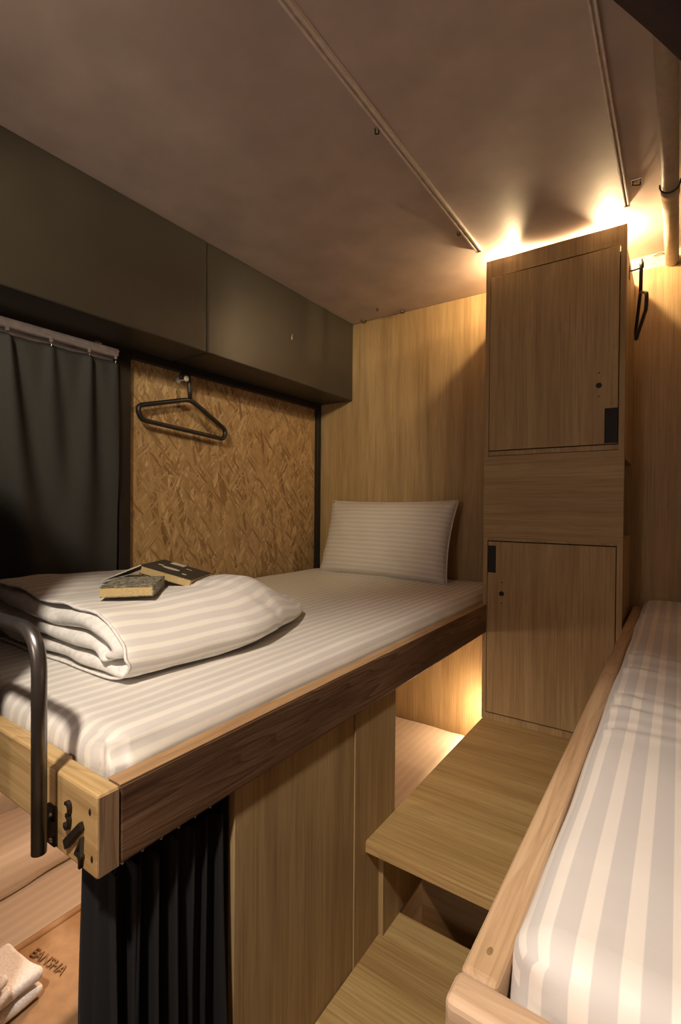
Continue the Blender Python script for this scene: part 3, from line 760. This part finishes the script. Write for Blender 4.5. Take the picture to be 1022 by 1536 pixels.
# ------------------------------------------------------------------ ceiling hardware
def ctrack(x, y0, y1, w, label):
    e = thing('ceiling_track', (x, (y0+y1)/2, ZC-.012), label, 'curtain track', 'curtain tracks on the ceiling')
    bm = B(x-w/2, x+w/2, y0, y1, ZC-.0045, ZC-.0005, bev=.001)
    box(bm, x-w/2, x-w*.18, y0, y1, ZC-.013, ZC-.004, bev=.001); box(bm, x+w*.18, x+w/2, y0, y1, ZC-.013, ZC-.004, bev=.001)
    obj('profile', bm, m_track, e)
    bm = B(x-w/2-.001, x+w/2+.001, y1-.004, y1+.006, ZC-.014, ZC-.0005, bev=.001); obj('end_cap', bm, m_track, e)
ctrack(-.693, -.6, 2.0, .022, 'pale ceiling track running to the left of the tall locker')
ctrack(-.163, -.6, 1.985, .016, 'pale ceiling track running to the right edge of the tall locker')
def cclip(x, y, r, label, big=False):
    e = thing('ceiling_clip', (x, y, ZC-.015), label, 'clip', 'small metal clips on the ceiling')
    bm = bmesh.new(); box(bm, x-r, x+r, y-r*.8, y+r*.8, ZC-.004, ZC-.0005, bev=.0008); obj('plate', bm, m_chrome, e)
    bm = T(fillet([(x-r*.6, y, ZC-.003), (x-r*.6, y, ZC-.014), (x+r*.7, y+r*.4, ZC-.015), (x+r*.7, y+r*.4, ZC-.005)], .003, 4), .0022, seg=8)
    obj('hook', bm, m_iron, e)
cclip(-.716, 1.205, .007, 'small metal clip beside the middle of the left ceiling track')
cclip(-.716, 1.83, .007, 'small metal clip near the far end of the left ceiling track')
cclip(-.128, 1.865, .016, 'larger metal clip on the ceiling right of the right track')
cclip(-1.347, 2.29, .006, 'tiny metal clip on the ceiling above the pillow')
cclip(-1.50, 2.395, .016, 'metal clip where soffit, ceiling and oak wall meet')
cclip(-1.25, 2.39, .014, 'metal clip on the ceiling edge above the oak wall middle')
# pipes along the ceiling on the right
pp = thing('pipe', (-.032, 1.6, 1.0), 'thick beige pipe running under the ceiling at the upper right', 'pipe')
obj('tube', T([(-.036, .2, 1.012), (-.036, 1.84, 1.012), (-.036, YB+.021, 1.012)], .0235, seg=24), m_pipe, pp)
obj('coupling', T([(-.036, 1.86, 1.012), (-.036, 1.90, 1.012)], .0262, seg=24), m_pipe, pp)
bm = T([(-.036+.0275*math.cos(a), 1.845, 1.012+.0275*math.sin(a)) for a in [k*PI/9+PI*.95 for k in range(11)]], .0022, seg=6)
obj('strap', bm, m_cable, pp)
p2 = thing('conduit', (.012, 1.4, 1.02), 'thin conduit with black clamp beside the thick ceiling pipe', 'pipe')
obj('tube', T([(.013, .2, 1.028), (.013, YB+.021, 1.028)], .012, seg=14), m_pipe, p2)
bm = B(-.001, .030, 1.44, 1.462, 1.012, 1.045, bev=.003); obj('clamp', bm, m_cable, p2)
cb = tag(obj('cable', T(fillet([(-.100, YB+.012, 1.052), (-.075, YB+.006, 1.058), (-.05, YB+.004, 1.042), (-.035, YB+.008, 1.012)], .02, 6), .0022, seg=6), m_cable), 'thin black cable above the right oak panel beside the pipe', 'cable')
# black swag of curtain at the top right corner
def swag():
    bm = bmesh.new(); G = []; n, m = 40, 36
    for i in range(n+1):
        t = i/n
        p = Vector((-.150, .58, .80)).lerp(Vector((.110, 1.12, .80)), t) 
        p.x += .012*math.sin(PI*t)
        tg = Vector((.26, .54, 0)).normalized(); side = Vector((0, 0, 1)).cross(tg).normalized(); up = tg.cross(side)
        ring = []
        for k in range(m):
            a = 2*PI*k/m; r = .071*(1+.14*math.sin(a*5+t*1.3)+.10*math.sin(a*9+1+t*2))
            ring.append(bm.verts.new(p+side*math.cos(a)*r+up*math.sin(a)*r*1.2))
        G.append(ring)
    for i in range(n):
        for k in range(m):
            f = bm.faces.new([G[i][k], G[i][(k+1) % m], G[i+1][(k+1) % m], G[i+1][k]]); f.smooth = True
    bm.faces.new(G[0][::-1]); bm.faces.new(G[-1]); return bm
sw = thing('curtain', (.0, .85, .75), 'black curtain bundled up under the ceiling in the upper right corner', 'curtain')
obj('cloth', swag(), m_swag, sw)
obj('tie_band', T(fillet([(.03, .93, ZC-.0005), (.03, .93, .84)], .01, 3), .006, seg=8), m_swag, sw)

# ------------------------------------------------------------------ light
def spot(name, loc, target, watt, col, angle, blend, radius):
    l = bpy.data.lights.new(name, 'SPOT'); l.energy = watt; l.color = col; l.spot_size = math.radians(angle); l.spot_blend = blend; l.shadow_soft_size = radius
    o = bpy.data.objects.new(name, l); COL.objects.link(o); o.location = Vector(loc)+Vector((0, 0, Z0))
    o.rotation_euler = (Vector(target)-Vector(loc)).to_track_quat('-Z', 'Y').to_euler(); return o
def point(name, loc, watt, col, radius):
    l = bpy.data.lights.new(name, 'POINT'); l.energy = watt; l.color = col; l.shadow_soft_size = radius
    o = bpy.data.objects.new(name, l); COL.objects.link(o); o.location = Vector(loc)+Vector((0, 0, Z0)); return o
def area(name, loc, target, watt, col, sx, sy):
    l = bpy.data.lights.new(name, 'AREA'); l.energy = watt; l.color = col; l.shape = 'RECTANGLE'; l.size = sx; l.size_y = sy
    o = bpy.data.objects.new(name, l); COL.objects.link(o); o.location = Vector(loc)+Vector((0, 0, Z0))
    o.rotation_euler = (Vector(target)-Vector(loc)).to_track_quat('-Z', 'Y').to_euler(); return o
spot('aisle_spotlight', (-.32, -.30, 1.0), (-.62, .44, -.5), 138, (1, .86, .71), 66, .7, .05)
spot('wall_spotlight', (-.50, -.40, 1.0), (-1.7, 1.35, .42), 115, (1, .80, .52), 52, .6, .09)
point('rear_fill', (-.55, -1.25, .25), 16, (1, .83, .77), .12)  # added fill behind the camera, lifts the ceiling and locker front
point('berth_lamp', (-.745, 2.30, -1.00), 6.5, (1, .70, .42), .03)
point('berth_reading_lamp', (-1.2, .75, -.62), 6.2, (1, .72, .50), .04)
wd = bpy.data.worlds.new('World'); sc.world = wd; wd.use_nodes = True
wd.node_tree.nodes['Background'].inputs[0].default_value = (1, .85, .75, 1); wd.node_tree.nodes['Background'].inputs[1].default_value = .0

# ------------------------------------------------------------------ camera (fitted to the photograph)
f_px, yaw, pitch, roll = 738.2632, .6026, -.0110, .0081
cy, sy = math.cos(yaw), math.sin(yaw); cp, sp = math.cos(pitch), math.sin(pitch); c_, s_ = math.cos(roll), math.sin(roll)
A = Matrix(((cy, sy, 0), (-sy, cy, 0), (0, 0, 1))); Bm = Matrix(((1, 0, 0), (0, cp, sp), (0, -sp, cp))); Cm = Matrix(((c_, 0, s_), (0, 1, 0), (-s_, 0, c_)))
Mx = Cm @ Bm @ A
right, fwd, up = Vector(Mx[0]), Vector(Mx[1]), Vector(Mx[2])
cam = bpy.data.cameras.new('camera'); co = bpy.data.objects.new('camera', cam); COL.objects.link(co)
co.matrix_world = Matrix((( right.x, up.x, -fwd.x, 0), (right.y, up.y, -fwd.y, 0), (right.z, up.z, -fwd.z, Z0), (0, 0, 0, 1)))
cam.sensor_fit = 'VERTICAL'; cam.sensor_height = 36; cam.lens = f_px/1536*36; cam.clip_start = .02
sc.camera = co
sc.view_settings.view_transform = 'Standard'; sc.view_settings.look = 'None'; sc.view_settings.gamma = 1; sc.view_settings.exposure = 0
